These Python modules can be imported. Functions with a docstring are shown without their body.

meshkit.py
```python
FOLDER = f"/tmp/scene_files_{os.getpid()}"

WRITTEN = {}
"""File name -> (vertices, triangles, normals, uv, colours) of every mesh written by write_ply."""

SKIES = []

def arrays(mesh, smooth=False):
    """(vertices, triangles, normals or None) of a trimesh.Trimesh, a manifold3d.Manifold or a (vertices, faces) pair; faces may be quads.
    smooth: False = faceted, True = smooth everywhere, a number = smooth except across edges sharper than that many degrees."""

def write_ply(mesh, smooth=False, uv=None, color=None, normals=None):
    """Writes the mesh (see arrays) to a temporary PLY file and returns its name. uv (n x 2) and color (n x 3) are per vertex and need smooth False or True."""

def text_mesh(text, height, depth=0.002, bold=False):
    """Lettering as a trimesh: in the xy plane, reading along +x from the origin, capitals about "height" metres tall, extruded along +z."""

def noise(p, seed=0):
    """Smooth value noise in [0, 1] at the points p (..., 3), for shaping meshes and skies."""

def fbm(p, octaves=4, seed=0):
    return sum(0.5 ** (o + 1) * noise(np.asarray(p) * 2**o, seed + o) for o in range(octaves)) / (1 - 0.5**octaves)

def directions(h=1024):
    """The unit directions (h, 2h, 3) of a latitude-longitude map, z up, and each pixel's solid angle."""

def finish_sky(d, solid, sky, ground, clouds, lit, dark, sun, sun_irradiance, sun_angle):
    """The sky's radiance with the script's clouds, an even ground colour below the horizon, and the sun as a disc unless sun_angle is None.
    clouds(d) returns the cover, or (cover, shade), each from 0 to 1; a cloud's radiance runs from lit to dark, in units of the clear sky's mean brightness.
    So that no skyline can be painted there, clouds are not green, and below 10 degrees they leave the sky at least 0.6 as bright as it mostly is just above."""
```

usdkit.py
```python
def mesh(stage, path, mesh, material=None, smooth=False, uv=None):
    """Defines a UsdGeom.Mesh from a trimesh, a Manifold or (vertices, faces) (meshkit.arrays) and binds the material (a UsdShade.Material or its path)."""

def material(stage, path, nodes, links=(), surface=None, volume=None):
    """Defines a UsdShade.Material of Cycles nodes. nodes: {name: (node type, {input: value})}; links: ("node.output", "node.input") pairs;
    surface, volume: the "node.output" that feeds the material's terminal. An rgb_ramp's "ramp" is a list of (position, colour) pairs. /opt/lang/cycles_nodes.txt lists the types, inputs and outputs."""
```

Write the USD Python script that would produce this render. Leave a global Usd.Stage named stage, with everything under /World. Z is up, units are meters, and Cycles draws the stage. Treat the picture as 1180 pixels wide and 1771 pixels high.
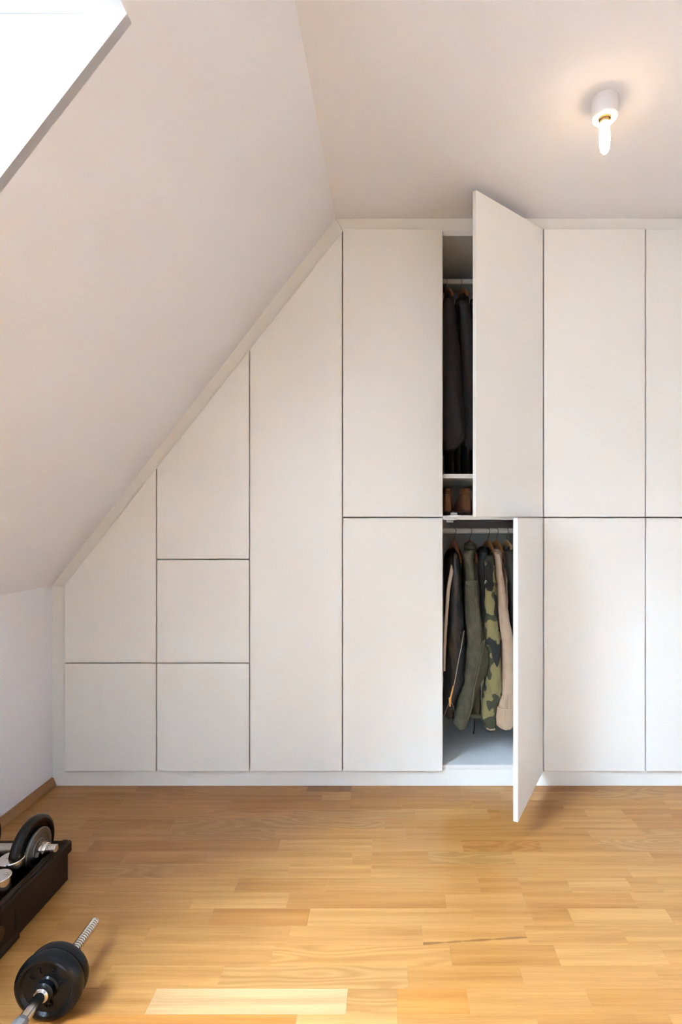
import math, random
import numpy as np, trimesh
from shapely.geometry import Polygon, box as sbox
from scipy.interpolate import PchipInterpolator
from pxr import Usd, UsdGeom, UsdLux, UsdShade, Gf, Sdf, Vt
import usdkit, meshkit

stage = Usd.Stage.CreateInMemory()
UsdGeom.SetStageUpAxis(stage, UsdGeom.Tokens.z)
UsdGeom.SetStageMetersPerUnit(stage, 1.0)
UsdGeom.Xform.Define(stage, '/World')
UsdGeom.Scope.Define(stage, '/World/Looks')

# ------------------------------------------------------------------ camera, sky, lights
F, CX, CY, EYE = 908.0, 678.0, 895.0, 1.201        # focal length and vanishing point in pixels of a 1180 x 1771 frame; eye height
AP = 24.0
cam = UsdGeom.Camera.Define(stage, '/World/camera')
cam.AddTranslateOp().Set(Gf.Vec3d(0, 0, EYE)); cam.AddRotateXOp().Set(90.0)
cam.CreateFocalLengthAttr(AP * F / 1180); cam.CreateHorizontalApertureAttr(AP); cam.CreateVerticalApertureAttr(AP * 1771 / 1180)
cam.CreateHorizontalApertureOffsetAttr((590 - CX) / 1180 * AP); cam.CreateVerticalApertureOffsetAttr((CY - 885.5) / 1180 * AP)
cam.CreateClippingRangeAttr(Gf.Vec2f(0.02, 100))
cam.CreateExposureAttr(5.64)

SKY_GAIN, BULB_GAIN = 1.0, 0.50
SKY_COLOR = (.82, 1.105, 1.43)
dome = UsdLux.DomeLight.Define(stage, '/World/sky')
dome.CreateIntensityAttr(SKY_GAIN)
# overcast sky, brightest overhead and much dimmer at the skyline; dull ground below
sky_mat = usdkit.material(stage, '/World/Looks/overcast', {'t': ('texture_coordinate', {}), 's': ('separate_xyz', {}), 'u': ('map_range', {'from_min': 0.0, 'from_max': 1.0, 'to_min': .15, 'to_max': 1.0, 'clamp': True}),
    'r': ('rgb_ramp', {'ramp': [(0, (.20, .20, .20)), (.49, (.20, .20, .20)), (.51, (1, 1, 1)), (1, (1, 1, 1))]}), 'h': ('map_range', {'from_min': -1.0, 'from_max': 1.0, 'to_min': 0.0, 'to_max': 1.0}),
    'k': ('mix_color', {'blend_type': 'multiply', 'fac': 1.0, 'b': SKY_COLOR}), 'm': ('mix_color', {'blend_type': 'multiply', 'fac': 1.0}), 'c': ('combine_color', {}), 'b': ('background_shader', {'strength': 1.0})},
    [('t.generated', 's.vector'), ('s.z', 'u.value'), ('s.z', 'h.value'), ('h.result', 'r.fac'), ('u.result', 'c.r'), ('u.result', 'c.g'), ('u.result', 'c.b'), ('c.color', 'm.a'), ('r.color', 'm.b'), ('m.result', 'k.a'), ('k.result', 'b.color')], surface='b.background')
UsdShade.MaterialBindingAPI.Apply(dome.GetPrim()).Bind(sky_mat)

# ------------------------------------------------------------------ room measures
XL, XR, YB, YW = -1.519, 2.05, -4.0, 2.975        # left wall, right wall, wall behind the camera, wall behind the wardrobe
KNEE, CEIL, XS = 0.898, 2.538, -0.251             # knee wall height, ceiling height, where the slope meets the ceiling
SL = (CEIL - KNEE) / (XS - XL)
YF, YC = 2.328, 2.348                             # front of the doors, front of the carcasses
TH = math.atan(SL); NX, NZ = -math.sin(TH), math.cos(TH)   # outward normal of the slope
RX0, RX1, RD = -1.42, -0.520, 0.215            # skylight: lower and upper edge on the slope, depth of its reveal
WINS = [(0.15, 1.03), (-1.22, -0.06), (-2.70, -1.50)]   # the skylights' extent along the slope
def slope_z(x): return KNEE + SL * (x - XL)
def X(px, y): return (px - CX) * y / F
def Z(py, y): return EYE - (py - CY) * y / F

# ------------------------------------------------------------------ helpers
used = {}
def numbered(parent, name):
    k = (parent, name); n = used.get(k, 0); used[k] = n + 1
    return name if n == 0 else f'{name}_{n:03d}'
BASE = {}
def thing(name, label, cat, loc=(0, 0, 0), group=None, rotz=0):
    p = '/World/' + numbered('/World', name)
    x = UsdGeom.Xform.Define(stage, p); x.AddTranslateOp().Set(Gf.Vec3d(*map(float, loc)))
    if rotz: x.AddRotateZOp().Set(rotz)
    tag(x.GetPrim(), label, cat, group); BASE[p] = np.array(loc, float)
    return p
def tag(prim, label, cat=None, group=None, kind=None):
    if isinstance(prim, str): prim = stage.GetPrimAtPath(prim)
    if label: prim.SetCustomDataByKey('label', label)
    if cat: prim.SetCustomDataByKey('category', cat)
    if group: prim.SetCustomDataByKey('group', group)
    if kind: prim.SetCustomDataByKey('kind', kind)
def obj(name, mesh, mat, parent='/World', smooth=False, label=None, local=False):
    p = parent + '/' + numbered(parent, name)
    if not isinstance(mesh, trimesh.Trimesh): mesh = trimesh.Trimesh(*meshkit.arrays(mesh)[:2], process=False)
    base = np.zeros(3)
    if not local:
        for q in BASE:
            if parent == q or parent.startswith(q + '/'): base = BASE[q]
    if base.any(): mesh = trimesh.Trimesh(mesh.vertices - base, mesh.faces, process=False)
    usdkit.mesh(stage, p, mesh, MAT[mat] if isinstance(mat, str) else mat, smooth)
    if label: tag(p, label)
    return p
def struct(name, mesh, mat, label, smooth=False, cat=None):
    p = obj(name, mesh, mat, '/World', smooth); tag(p, label, cat or name.split('_')[0], None, 'structure'); return p
def structx(name, label, cat):
    p = '/World/' + numbered('/World', name); UsdGeom.Xform.Define(stage, p); tag(p, label, cat, None, 'structure'); return p
def cat(*ms): return trimesh.util.concatenate(list(ms))
def hull(pts): return trimesh.convex.convex_hull(np.asarray(pts, float))
def cbox(x0, x1, y0, y1, z0, z1, c=0.0012):
    c = min(c, (x1 - x0) / 2.5, (y1 - y0) / 2.5, (z1 - z0) / 2.5); pts = []
    for a, b, d in np.ndindex(2, 2, 2):
        x, y, z = (x0, x1)[a], (y0, y1)[b], (z0, z1)[d]; sx, sy, sz = (1, -1)[a], (1, -1)[b], (1, -1)[d]
        pts += [(x + sx * c, y + sy * c, z), (x + sx * c, y, z + sz * c), (x, y + sy * c, z + sz * c)]
    return hull(pts)
def bx(x0, x1, y0, y1, z0, z1):
    m = trimesh.creation.box((x1 - x0, y1 - y0, z1 - z0)); m.apply_translation(((x0 + x1) / 2, (y0 + y1) / 2, (z0 + z1) / 2)); return m
def slab(poly, y0, y1, c=0.0012):
    """convex polygon in x-z, thickness along y, chamfered"""
    P = Polygon(poly); inn = P.buffer(-c, join_style=2) if c else P; pts = []
    for q, ys in ((P, (y0 + c, y1 - c)), (inn, (y0, y1))):
        for x, z in list(q.exterior.coords)[:-1]: pts += [(x, y, z) for y in ys]
    return hull(pts)
def lathe(profile, n=48, axis='z', at=(0, 0, 0)):
    """profile: (radius, height) pairs; closed at both ends when radius is 0"""
    prof = np.array(profile, float)
    m = trimesh.creation.revolve(prof, sections=n)
    m.fix_normals()
    if axis == 'y': m.apply_transform(np.array([[1, 0, 0, 0], [0, 0, 1, 0], [0, -1, 0, 0], [0, 0, 0, 1.]]))
    if axis == 'x': m.apply_transform(np.array([[0, 0, 1, 0], [0, 1, 0, 0], [-1, 0, 0, 0], [0, 0, 0, 1.]]))
    m.apply_translation(at); return m
def tube(path, r, n=10, steps=1):
    path = np.asarray(path, float)
    if steps > 1:
        t = np.linspace(0, 1, len(path)); s = np.linspace(0, 1, (len(path) - 1) * steps + 1)
        path = np.stack([PchipInterpolator(t, path[:, k])(s) for k in range(3)], 1)
    rr = np.broadcast_to(np.asarray(r, float), (len(path),)); V = []; up = np.array([0, 0, 1.0]); T = np.gradient(path, axis=0)
    T /= np.linalg.norm(T, axis=1, keepdims=True); a = None
    for p, t, ri in zip(path, T, rr):
        if a is None: a = np.cross(t, up if abs(t[2]) < .9 else [1, 0, 0])
        a = a - t * (a @ t); a /= np.linalg.norm(a); b = np.cross(t, a)
        for k in range(n):
            an = 2 * math.pi * k / n; V.append(p + ri * (math.cos(an) * a + math.sin(an) * b))
    return rings(V, len(path), n)
def rings(V, m, n, closed=False):
    V = list(V); Fc = []
    for i in range(m if closed else m - 1):
        for k in range(n):
            a, b, c, d = i * n + k, i * n + (k + 1) % n, ((i + 1) % m) * n + (k + 1) % n, ((i + 1) % m) * n + k
            Fc += [(a, b, c), (a, c, d)]
    if not closed:
        V += [np.mean(V[:n], 0), np.mean(V[(m - 1) * n:m * n], 0)]
        for k in range(n): Fc += [((k + 1) % n, k, m * n), ((m - 1) * n + k, (m - 1) * n + (k + 1) % n, m * n + 1)]
    t = trimesh.Trimesh(np.array(V), np.array(Fc), process=False); t.fix_normals(); return t
def loft(st, n=36, m=60, e=2.3, folds=0.0, fs=(14, 14, 5), seed=0, lengthwise=1.0):
    """st rows: z, x centre, y centre, x half, y half; superellipse sections, cloth folds pushed along the normals"""
    st = np.array(sorted(st, key=lambda r: r[0]), float); zz = np.linspace(st[0, 0], st[-1, 0], m)
    C = [PchipInterpolator(st[:, 0], st[:, k])(zz) for k in range(1, 5)]; V = []
    for i in range(m):
        for k in range(n):
            a = 2 * math.pi * k / n; c, s = math.cos(a), math.sin(a)
            V.append((C[0][i] + C[2][i] * math.copysign(abs(c) ** (2 / e), c), C[1][i] + C[3][i] * math.copysign(abs(s) ** (2 / e), s), zz[i]))
    t = rings(V, m, n)
    if folds:
        v = np.array(t.vertices); p = v * np.array(fs)
        d = (meshkit.fbm(p, 3, seed) - .5) * 2 * folds + (meshkit.fbm(v * np.array([60, 40, 30]) + np.stack([v[:, 2] * 18, v[:, 2] * 0, v[:, 0] * 25], 1), 2, seed + 9) - .5) * folds * .8
        q = v * np.array([48, 48, 3.2]) + np.stack([v[:, 2] * 9, v[:, 2] * -7, v[:, 0] * 0], 1); d = d * .75 + (np.abs(meshkit.fbm(q, 2, seed + 5) - .5) * 2 - .35) * folds * .9
        t = trimesh.Trimesh(v + t.vertex_normals * d[:, None], t.faces, process=False)
    return t
def ribbon(path, w, t=0.004):
    """a flat strip facing the room (-y): path of x, y, z points, width w"""
    path = np.asarray(path, float); T = np.gradient(path, axis=0); V = []
    w = np.broadcast_to(np.asarray(w, float), (len(path),))
    for p, d, wi in zip(path, T, w):
        s = np.array([d[2], 0, -d[0]]); s = s / (np.linalg.norm(s) + 1e-9) * wi / 2; f = np.array([0, t / 2, 0])
        V += [p - s - f * .4, p - s * .7 - f, p + s * .7 - f, p + s - f * .4, p + s + f, p - s + f]
    return rings(V, len(path), 6)
def turn(mesh, ang, pivot):
    m = mesh.copy(); c, s = math.cos(ang), math.sin(ang); v = np.array(m.vertices) - [pivot[0], pivot[1], 0]
    m.vertices = np.stack([c * v[:, 0] - s * v[:, 1] + pivot[0], s * v[:, 0] + c * v[:, 1] + pivot[1], v[:, 2]], 1); return m

# ------------------------------------------------------------------ materials
MAT = {}
def mat(name, nodes, links=(), surface='p.BSDF'):
    MAT[name] = usdkit.material(stage, '/World/Looks/' + name, nodes, links, surface=surface); return MAT[name]
def plain(name, col, rough=.5, metal=0., bump=0., scale=300, vary=0., vscale=6, **kw):
    nd = {'p': ('principled_bsdf', {'base_color': col, 'roughness': rough, 'metallic': metal, **kw}), 'g': ('geometry', {})}; lk = []
    if bump:
        nd |= {'n': ('noise_texture', {'scale': scale, 'detail': 3.0}), 'b': ('bump', {'strength': bump, 'distance': .001})}
        lk += [('g.position', 'n.vector'), ('n.fac', 'b.height'), ('b.normal', 'p.normal')]
    if vary:
        nd |= {'v': ('noise_texture', {'scale': vscale, 'detail': 4.0}), 'r': ('rgb_ramp', {'ramp': [(.3, tuple(c * (1 - vary) for c in col)), (.7, tuple(min(1, c * (1 + vary)) for c in col))]})}
        lk += [('g.position', 'v.vector'), ('v.fac', 'r.fac'), ('r.color', 'p.base_color')]
    return mat(name, nd, lk)
plain('plaster', (.82, .812, .828), .85, bump=.25, scale=420)
plain('reveal_white', (.68, .68, .69), .7)
plain('lacquer', (.83, .81, .745), .38, bump=.04, scale=700)
plain('board', (.70, .70, .69), .5)
plain('board_edge', (.80, .775, .73), .4)
plain('rail_white', (.82, .80, .76), .3)
plain('catch_plastic', (.80, .80, .78), .4)
plain('catch_grey', (.42, .45, .47), .35)
plain('chrome', (.75, .74, .72), .13, 1.)
plain('chrome_dull', (.55, .54, .52), .28, 1., bump=.1, scale=900)
plain('steel_wire', (.45, .44, .42), .3, 1.)
plain('zinc', (.20, .195, .175), .38, 1.)
plain('brass', (.75, .50, .20), .3, 1.)
plain('black_iron', (.0035, .0035, .004), .20, bump=.25, scale=200, specular_ior_level=.30)
plain('ceramic', (.80, .79, .80), .35)
plain('socket_dark', (.05, .035, .02), .5)
plain('roof', (.25, .20, .18), .8)
plain('window_frame', (.80, .80, .79), .4)
plain('leather', (.006, .0068, .009), .27, bump=.5, scale=200)
plain('leather_seam', (.30, .24, .17), .6)
plain('tan_facing', (.46, .35, .25), .8, bump=.3, scale=400)
plain('olive', (.085, .078, .046), .85, bump=.6, scale=900, vary=.22, vscale=30)
plain('olive_seam', (.12, .115, .065), .85)
plain('beige', (.52, .36, .235), .85, bump=.5, scale=800, vary=.08, vscale=25)
plain('black_cloth', (.010, .009, .010), .8, bump=.4, scale=600)
plain('suit', (.020, .016, .020), .85, bump=.4, scale=900, vary=.15, vscale=20)
plain('suit_dark', (.012, .011, .014), .85, bump=.4, scale=900)
plain('grey_knit', (.050, .047, .042), .9, bump=.6, scale=700, vary=.2)
plain('grey_trim', (.26, .25, .23), .8)
plain('suede', (.150, .062, .023), .85, bump=.7, scale=500, vary=.25, vscale=40)
plain('shoe_sole', (.040, .018, .009), .45)
plain('shoe_welt', (.16, .085, .05), .4)
plain('lock_brown', (.060, .030, .014), .45, .4)
plain('dark', (.004, .004, .004), .7)
plain('knurl', (.42, .42, .43), .35, 1., bump=.9, scale=1500)
# camouflage: three noise layers with hard edges
mat('camo', {'g': ('geometry', {}), 'm': ('mapping', {'scale': (15, 15, 13), 'location': (2.3, .4, 6.1)}), 'n1': ('noise_texture', {'scale': 1.0, 'detail': 1.2, 'distortion': .6}), 'm2': ('mapping', {'scale': (14, 14, 9), 'location': (3.1, 5.2, 1.7)}),
             'n2': ('noise_texture', {'scale': 1.0, 'detail': 1.0, 'distortion': .5}), 'r1': ('rgb_ramp', {'ramp': [(0, (0, 0, 0)), (.51, (0, 0, 0)), (.52, (1, 1, 1)), (1, (1, 1, 1))]}),
             'r2': ('rgb_ramp', {'ramp': [(0, (0, 0, 0)), (.55, (0, 0, 0)), (.56, (1, 1, 1)), (1, (1, 1, 1))]}),
             'x1': ('mix_color', {'a': (.235, .195, .078), 'b': (.050, .052, .028)}), 'x2': ('mix_color', {'b': (.020, .020, .018)}), 'p': ('principled_bsdf', {'roughness': .85})},
    [('g.position', 'm.vector'), ('m.vector', 'n1.vector'), ('g.position', 'm2.vector'), ('m2.vector', 'n2.vector'), ('n1.fac', 'r1.fac'), ('n2.fac', 'r2.fac'), ('r1.color', 'x1.fac'),
     ('x1.result', 'x2.a'), ('r2.color', 'x2.fac'), ('x2.result', 'p.base_color')])
# a dark heartwood streak running slightly askew through one plank
STREAK = {'sp': ('separate_xyz', {}), 's1': ('math', {'math_type': 'multiply_add', 'value2': -.075, 'value3': -1.4795 + .075 * .086}), 's2': ('math', {'math_type': 'add'}), 's3': ('math', {'math_type': 'absolute'}),
          'sn': ('noise_texture', {'scale': 22., 'detail': 3.}), 's4': ('math', {'math_type': 'multiply_add', 'value2': .010}), 's5': ('map_range', {'from_min': .0068, 'from_max': .0105, 'to_min': .75, 'to_max': 0.0, 'clamp': True}), 'sm': ('mix_color', {'b': (.15, .052, .012)})}
STREAK_LINKS = [('g.position', 'sp.vector'), ('sp.x', 's1.value1'), ('sp.y', 's2.value1'), ('s1.value', 's2.value2'), ('s2.value', 's3.value1'), ('g.position', 'sn.vector'), ('sn.fac', 's4.value1'), ('s3.value', 's4.value3'),
                ('s4.value', 's5.value'), ('s5.result', 'sm.fac'), ('sm.result', 'p.base_color')]
def wood(name, light, dark, sx=1.2, sy=38., fine=.8, rough=.30, figure=0., axis='x', coat=0., bump=.12, streak=None, spec=.5):
    """wood with grain along an axis; every piece shifts the grain by its own random number"""
    sc = {'x': (sx, sy, sy), 'y': (sy, sx, sy), 'z': (sy, sy, sx)}[axis]; fsc = tuple(c * (7 if c == sx else 9) for c in sc)
    mid = tuple((a + b) / 2 for a, b in zip(light, dark))
    mat(name, {'g': ('geometry', {}), 'o': ('object_info', {}), 'k': ('math', {'math_type': 'multiply', 'value2': 37.0}), 'cx': ('combine_xyz', {}), 'ad': ('vector_math', {'math_type': 'add'}),
               'm': ('mapping', {'scale': sc}), 'n': ('noise_texture', {'scale': 1.0, 'detail': 5.0, 'roughness': .58, 'distortion': .35}),
               'm2': ('mapping', {'scale': fsc}), 'n2': ('noise_texture', {'scale': 1.0, 'detail': 3.0, 'roughness': .6}),
               'mx': ('mix_float', {'fac': .35 * fine}), 'r': ('rgb_ramp', {'ramp': [(.30, dark), (.48, mid), (.66, light)]}),
               'm3': ('mapping', {'scale': tuple(c * 1.6 if c == sx else c * .28 for c in sc)}), 'n3': ('noise_texture', {'scale': 1.0, 'detail': 1.5, 'roughness': .4}), 'w1': ('math', {'math_type': 'multiply', 'value2': 105.0}), 'w2': ('math', {'math_type': 'sine'}),
               'w3': ('map_range', {'from_min': -1.0, 'from_max': 1.0, 'to_min': .34, 'to_max': .66}), 'mf': ('mix_float', {'fac': figure}),
               'b': ('bump', {'strength': bump, 'distance': .0006}), 'p': ('principled_bsdf', {'roughness': rough, 'coat_weight': coat, 'coat_roughness': .2, 'specular_ior_level': spec})} | (STREAK if streak else {}),
        [('o.random', 'k.value1'), ('k.value', 'cx.x'), ('k.value', 'cx.y'), ('g.position', 'ad.vector1'), ('cx.vector', 'ad.vector2'), ('ad.vector', 'm.vector'), ('m.vector', 'n.vector'),
         ('ad.vector', 'm2.vector'), ('m2.vector', 'n2.vector'), ('n.fac', 'mx.a'), ('n2.fac', 'mx.b'), ('ad.vector', 'm3.vector'), ('m3.vector', 'n3.vector'), ('n3.fac', 'w1.value1'), ('w1.value', 'w2.value1'), ('w2.value', 'w3.value'), ('mx.result', 'mf.a'), ('w3.result', 'mf.b'),
         ('mf.result', 'r.fac'), ('r.color', 'sm.a' if streak else 'p.base_color'), ('mx.result', 'b.height'), ('b.normal', 'p.normal')] + (STREAK_LINKS if streak else []))
OAK = np.array((.410, .190, .051))
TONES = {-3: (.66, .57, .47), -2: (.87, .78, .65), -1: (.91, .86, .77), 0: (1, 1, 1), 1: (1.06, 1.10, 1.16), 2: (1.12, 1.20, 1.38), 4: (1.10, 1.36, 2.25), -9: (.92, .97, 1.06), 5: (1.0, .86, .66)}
for t, k in TONES.items():
    c = OAK * np.array(k)
    for fg, nm in ((0., 'plain'), (.5, 'figured')):
        wood(f'oak_{nm}_{"m" if t < 0 else ""}{abs(t)}', tuple(np.minimum(c * np.array((1.12, 1.16, 1.24)), .95)), tuple(c * np.array((.67, .58, .47))), figure=fg, sy=38.)
wood('oak_streak', tuple(OAK * np.array((1.12, 1.16, 1.24))), tuple(OAK * np.array((.74, .66, .56))), streak=True)
wood('oak_trim', (.36, .175, .060), (.24, .105, .034), axis='y')
wood('dark_wood', (.024, .0125, .0070), (.009, .0045, .0028), axis='y', rough=.45, sy=30., bump=.3, spec=.22)
wood('hanger_wood', (.40, .155, .045), (.27, .095, .028), axis='y', rough=.4)
wood('hanger_pale', (.58, .36, .16), (.44, .25, .10), axis='y', rough=.4)
mat('pane', {'t': ('transparent_bsdf', {}), 'g': ('glossy_bsdf', {'roughness': 0.0, 'color': (1, 1, 1)}), 'f': ('fresnel', {'IOR': 1.45}), 'm': ('mix_closure', {})},
    [('f.fac', 'm.fac'), ('t.BSDF', 'm.closure1'), ('g.BSDF', 'm.closure2')], surface='m.closure')
mat('bulb_glass', {'t': ('transparent_bsdf', {'color': (1, .93, .8)}), 'e': ('emission', {'color': (1, .74, .50), 'strength': BULB_GAIN}), 'm': ('mix_closure', {'fac': .5})},
    [('t.BSDF', 'm.closure1'), ('e.emission', 'm.closure2')], surface='m.closure')
mat('filament', {'e': ('emission', {'color': (1, .70, .42), 'strength': BULB_GAIN * 6})}, surface='e.emission')

# ------------------------------------------------------------------ the setting: walls, slope, ceiling, skylights
struct('wall_left', bx(XL - .15, XL, YB - .15, YW + .15, -.05, KNEE + .05), 'plaster', 'low white plaster knee wall on the left under the slope', cat='wall')
struct('wall_right', bx(XR, XR + .15, YB - .15, YW + .15, -.05, CEIL + .15), 'plaster', 'white plaster wall on the right side of the room', cat='wall')
struct('wall_back', bx(XL - .15, XR + .15, YW, YW + .15, -.05, CEIL + .15), 'plaster', 'white wall behind the fitted wardrobe', cat='wall')
struct('wall_front', bx(XL - .15, XR + .15, YB - .15, YB, -.05, CEIL + .15), 'plaster', 'white wall behind the camera', cat='wall')
struct('ceiling', bx(XS - .08, XR + .15, YB - .15, YW + .15, CEIL, CEIL + .12), 'plaster', 'flat white ceiling above the wardrobe carrying the bare bulb', cat='ceiling')
def slope_pt(x, y, off=0.): return (x + NX * off, y, slope_z(x) + NZ * off)
def plate_on_slope(xa, xb, ya, yb, o0=0., o1=.06): return hull([slope_pt(x, y, o) for x in (xa, xb) for y in (ya, yb) for o in (o0, o1)])
import manifold3d as m3
def solid(t): return m3.Manifold(m3.Mesh(np.asarray(t.vertices, np.float32), np.asarray(t.faces, np.uint32)))
sl = solid(hull([slope_pt(x, y, o) for x in (XL - .10, XS) for y in (YB - .15, YW + .15) for o in (0., .06)]))
for w in WINS: sl = sl - solid(hull([slope_pt(x, y, o) for x in (RX0, RX1) for y in w for o in (-.05, .12)]))
struct('ceiling_slope', sl, 'plaster', 'sloping white plastered attic ceiling on the left with skylight opening', cat='ceiling')
zt = slope_z(RX1); zb = slope_z(RX0); tT = RD / -NX; tB = RD / NZ
TP, BP = (RX1 - tT, zt), (RX0, zb + tB)          # top and bottom of the window itself, in x-z
for i, (ya, yb) in enumerate(WINS):
    w = structx(f'window_{i + 1}', ['skylight with white reveal in the attic slope', 'second skylight in the slope beside the camera', 'third skylight in the slope, farthest from the wardrobe'][i], 'window')
    q, gp = .02, .0008; prof = [(RX1, zt), TP, BP, (RX0, zb)]
    obj('soffit', hull([(x, y, z) for x, z in ((RX1 - .002, zt + gp), (TP[0], TP[1] + gp), (TP[0] + .01, TP[1] + q), (RX1 + .02, zt + q + .03)) for y in (ya - q, yb + q)]), 'reveal_white', w)
    obj('sill', hull([(x, y, z) for x, z in ((RX0 - gp, zb + .002), (BP[0] - gp, BP[1]), (BP[0] - q, BP[1]), (RX0 - q, zb + .02)) for y in (ya - q, yb + q)]), 'reveal_white', w)
    for y0, y1 in ((ya - q, ya - gp), (yb + gp, yb + q)):
        obj('reveal_panel', hull([(x, y, z) for x, z in prof for y in (y0, y1)]), 'reveal_white', w)
    d = np.array(TP) - np.array(BP); L = np.linalg.norm(d); d /= L; nn = np.array([NX, NZ])
    def P(s, y, o): v = np.array(BP) + d * s + nn * o; return (v[0], y, v[1])
    def bar(s0, s1, y0, y1, o0, o1): return hull([P(s, y, o) for s in (s0, s1) for y in (y0, y1) for o in (o0, o1)])
    fr = [bar(-.02, .03, ya - .02, yb + .02, 0, .05), bar(L - .03, L + .02, ya - .02, yb + .02, 0, .05), bar(.03, L - .03, ya - .02, ya + .03, 0, .05), bar(.03, L - .03, yb - .03, yb + .02, 0, .05)]
    for f in fr: obj('window_frame', f, 'window_frame', w)
    obj('pane', bar(.03, L - .03, ya + .03, yb - .03, .020, .026), 'pane', w)

# ------------------------------------------------------------------ floor of oak strips, joints as in the photograph
fl = structx('floor', 'oak strip parquet floor laid parallel to the wardrobe', 'floor')
obj('floor_slab', bx(XL - .1, XR + .1, YB - .1, YW + .1, -.06, -.012), 'oak_plain_m3', fl)
Y0, RW = 1.2695, .0687
ROWS = {  # row: [(pixel of the joint at mid row, ...)], tone of the pieces between (one more than joints)
    15: ([239, 339, 532, 608, 676, 797, 872, 925, 1030], [0, -1, 0, -3, 0, -1, -9, -1, -2, -9]),
    14: ([150, 262, 363, 558, 607, 867, 1025], [0, -1, -1, -1, 1, -1, 0, -9]),
    13: ([207, 296, 397, 502, 606, 694, 817, 972], [-1, 0, 0, -2, -1, -1, -1, -1, 0]),
    12: ([180, 338, 506, 719, 845, 866, 1014, 1080, 1159], [0, 0, 0, -9, 1, -2, -1, 0, -1, -2]),
    11: ([144, 300, 666, 971, 1099], [0, -1, -9, -1, 0, -1]),
    10: ([161, 297, 477, 701, 1020, 1114], [0, 0, -9, 0, -1, 0, -9]),
    9: ([158, 297, 483, 643, 800, 935, 1037], [0, -2, -1, 1, 0, -2, -1, -9]),
    8: ([214, 358, 609, 643, 742, 889, 1130], [-1, 0, 0, 0, -1, -9, 0, -1]),
    7: ([150, 299, 410, 499, 642, 780, 929, 1087], [-1, -9, 0, 1, 0, 0, 0, 0, 1]),
    6: ([190, 410, 565, 829, 900, 985, 1090, 1140], [0, 0, -1, 0, -1, 0, 1, 0, 1]),
    5: ([160, 335, 498, 771, 908, 1097], [0, 0, 1, -1, 0, -1, 0]),
    4: ([110, 364, 534, 819, 921, 988, 1160], [0, 0, -2, 1, 0, -1, 1, 0]),
    3: ([90, 254, 500, 731, 911, 1080], [0, 0, 0, 0, -1, 0, 0]),
    2: ([150, 471, 780, 964, 1150], [0, 0, 0, -1, 1, 0]),
    1: ([182, 381, 706, 904, 1140], [0, 0, -9, -1, 0, 0]),
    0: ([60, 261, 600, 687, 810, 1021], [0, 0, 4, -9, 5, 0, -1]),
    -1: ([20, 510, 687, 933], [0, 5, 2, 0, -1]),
}
FIGURED = {(15, 2), (14, 2), (12, 2), (12, 3), (11, 2), (10, 2), (9, 5), (9, 7), (8, 5), (7, 1), (10, 6), (2, 2), (1, 2), (0, 3), (15, 9), (14, 7)}
rnd = random.Random(5); n_piece = 0
def piece(x0, x1, y0, y1, drop=0.):
    g, c = .00008, .0002
    return cbox(x0 + g, x1 - g, y0 + g, y1 - g, -.012, -drop, c)
def oak(t, fig): return f'oak_{"figured" if fig else "plain"}_{"m" if t < 0 else ""}{abs(t)}'
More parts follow.
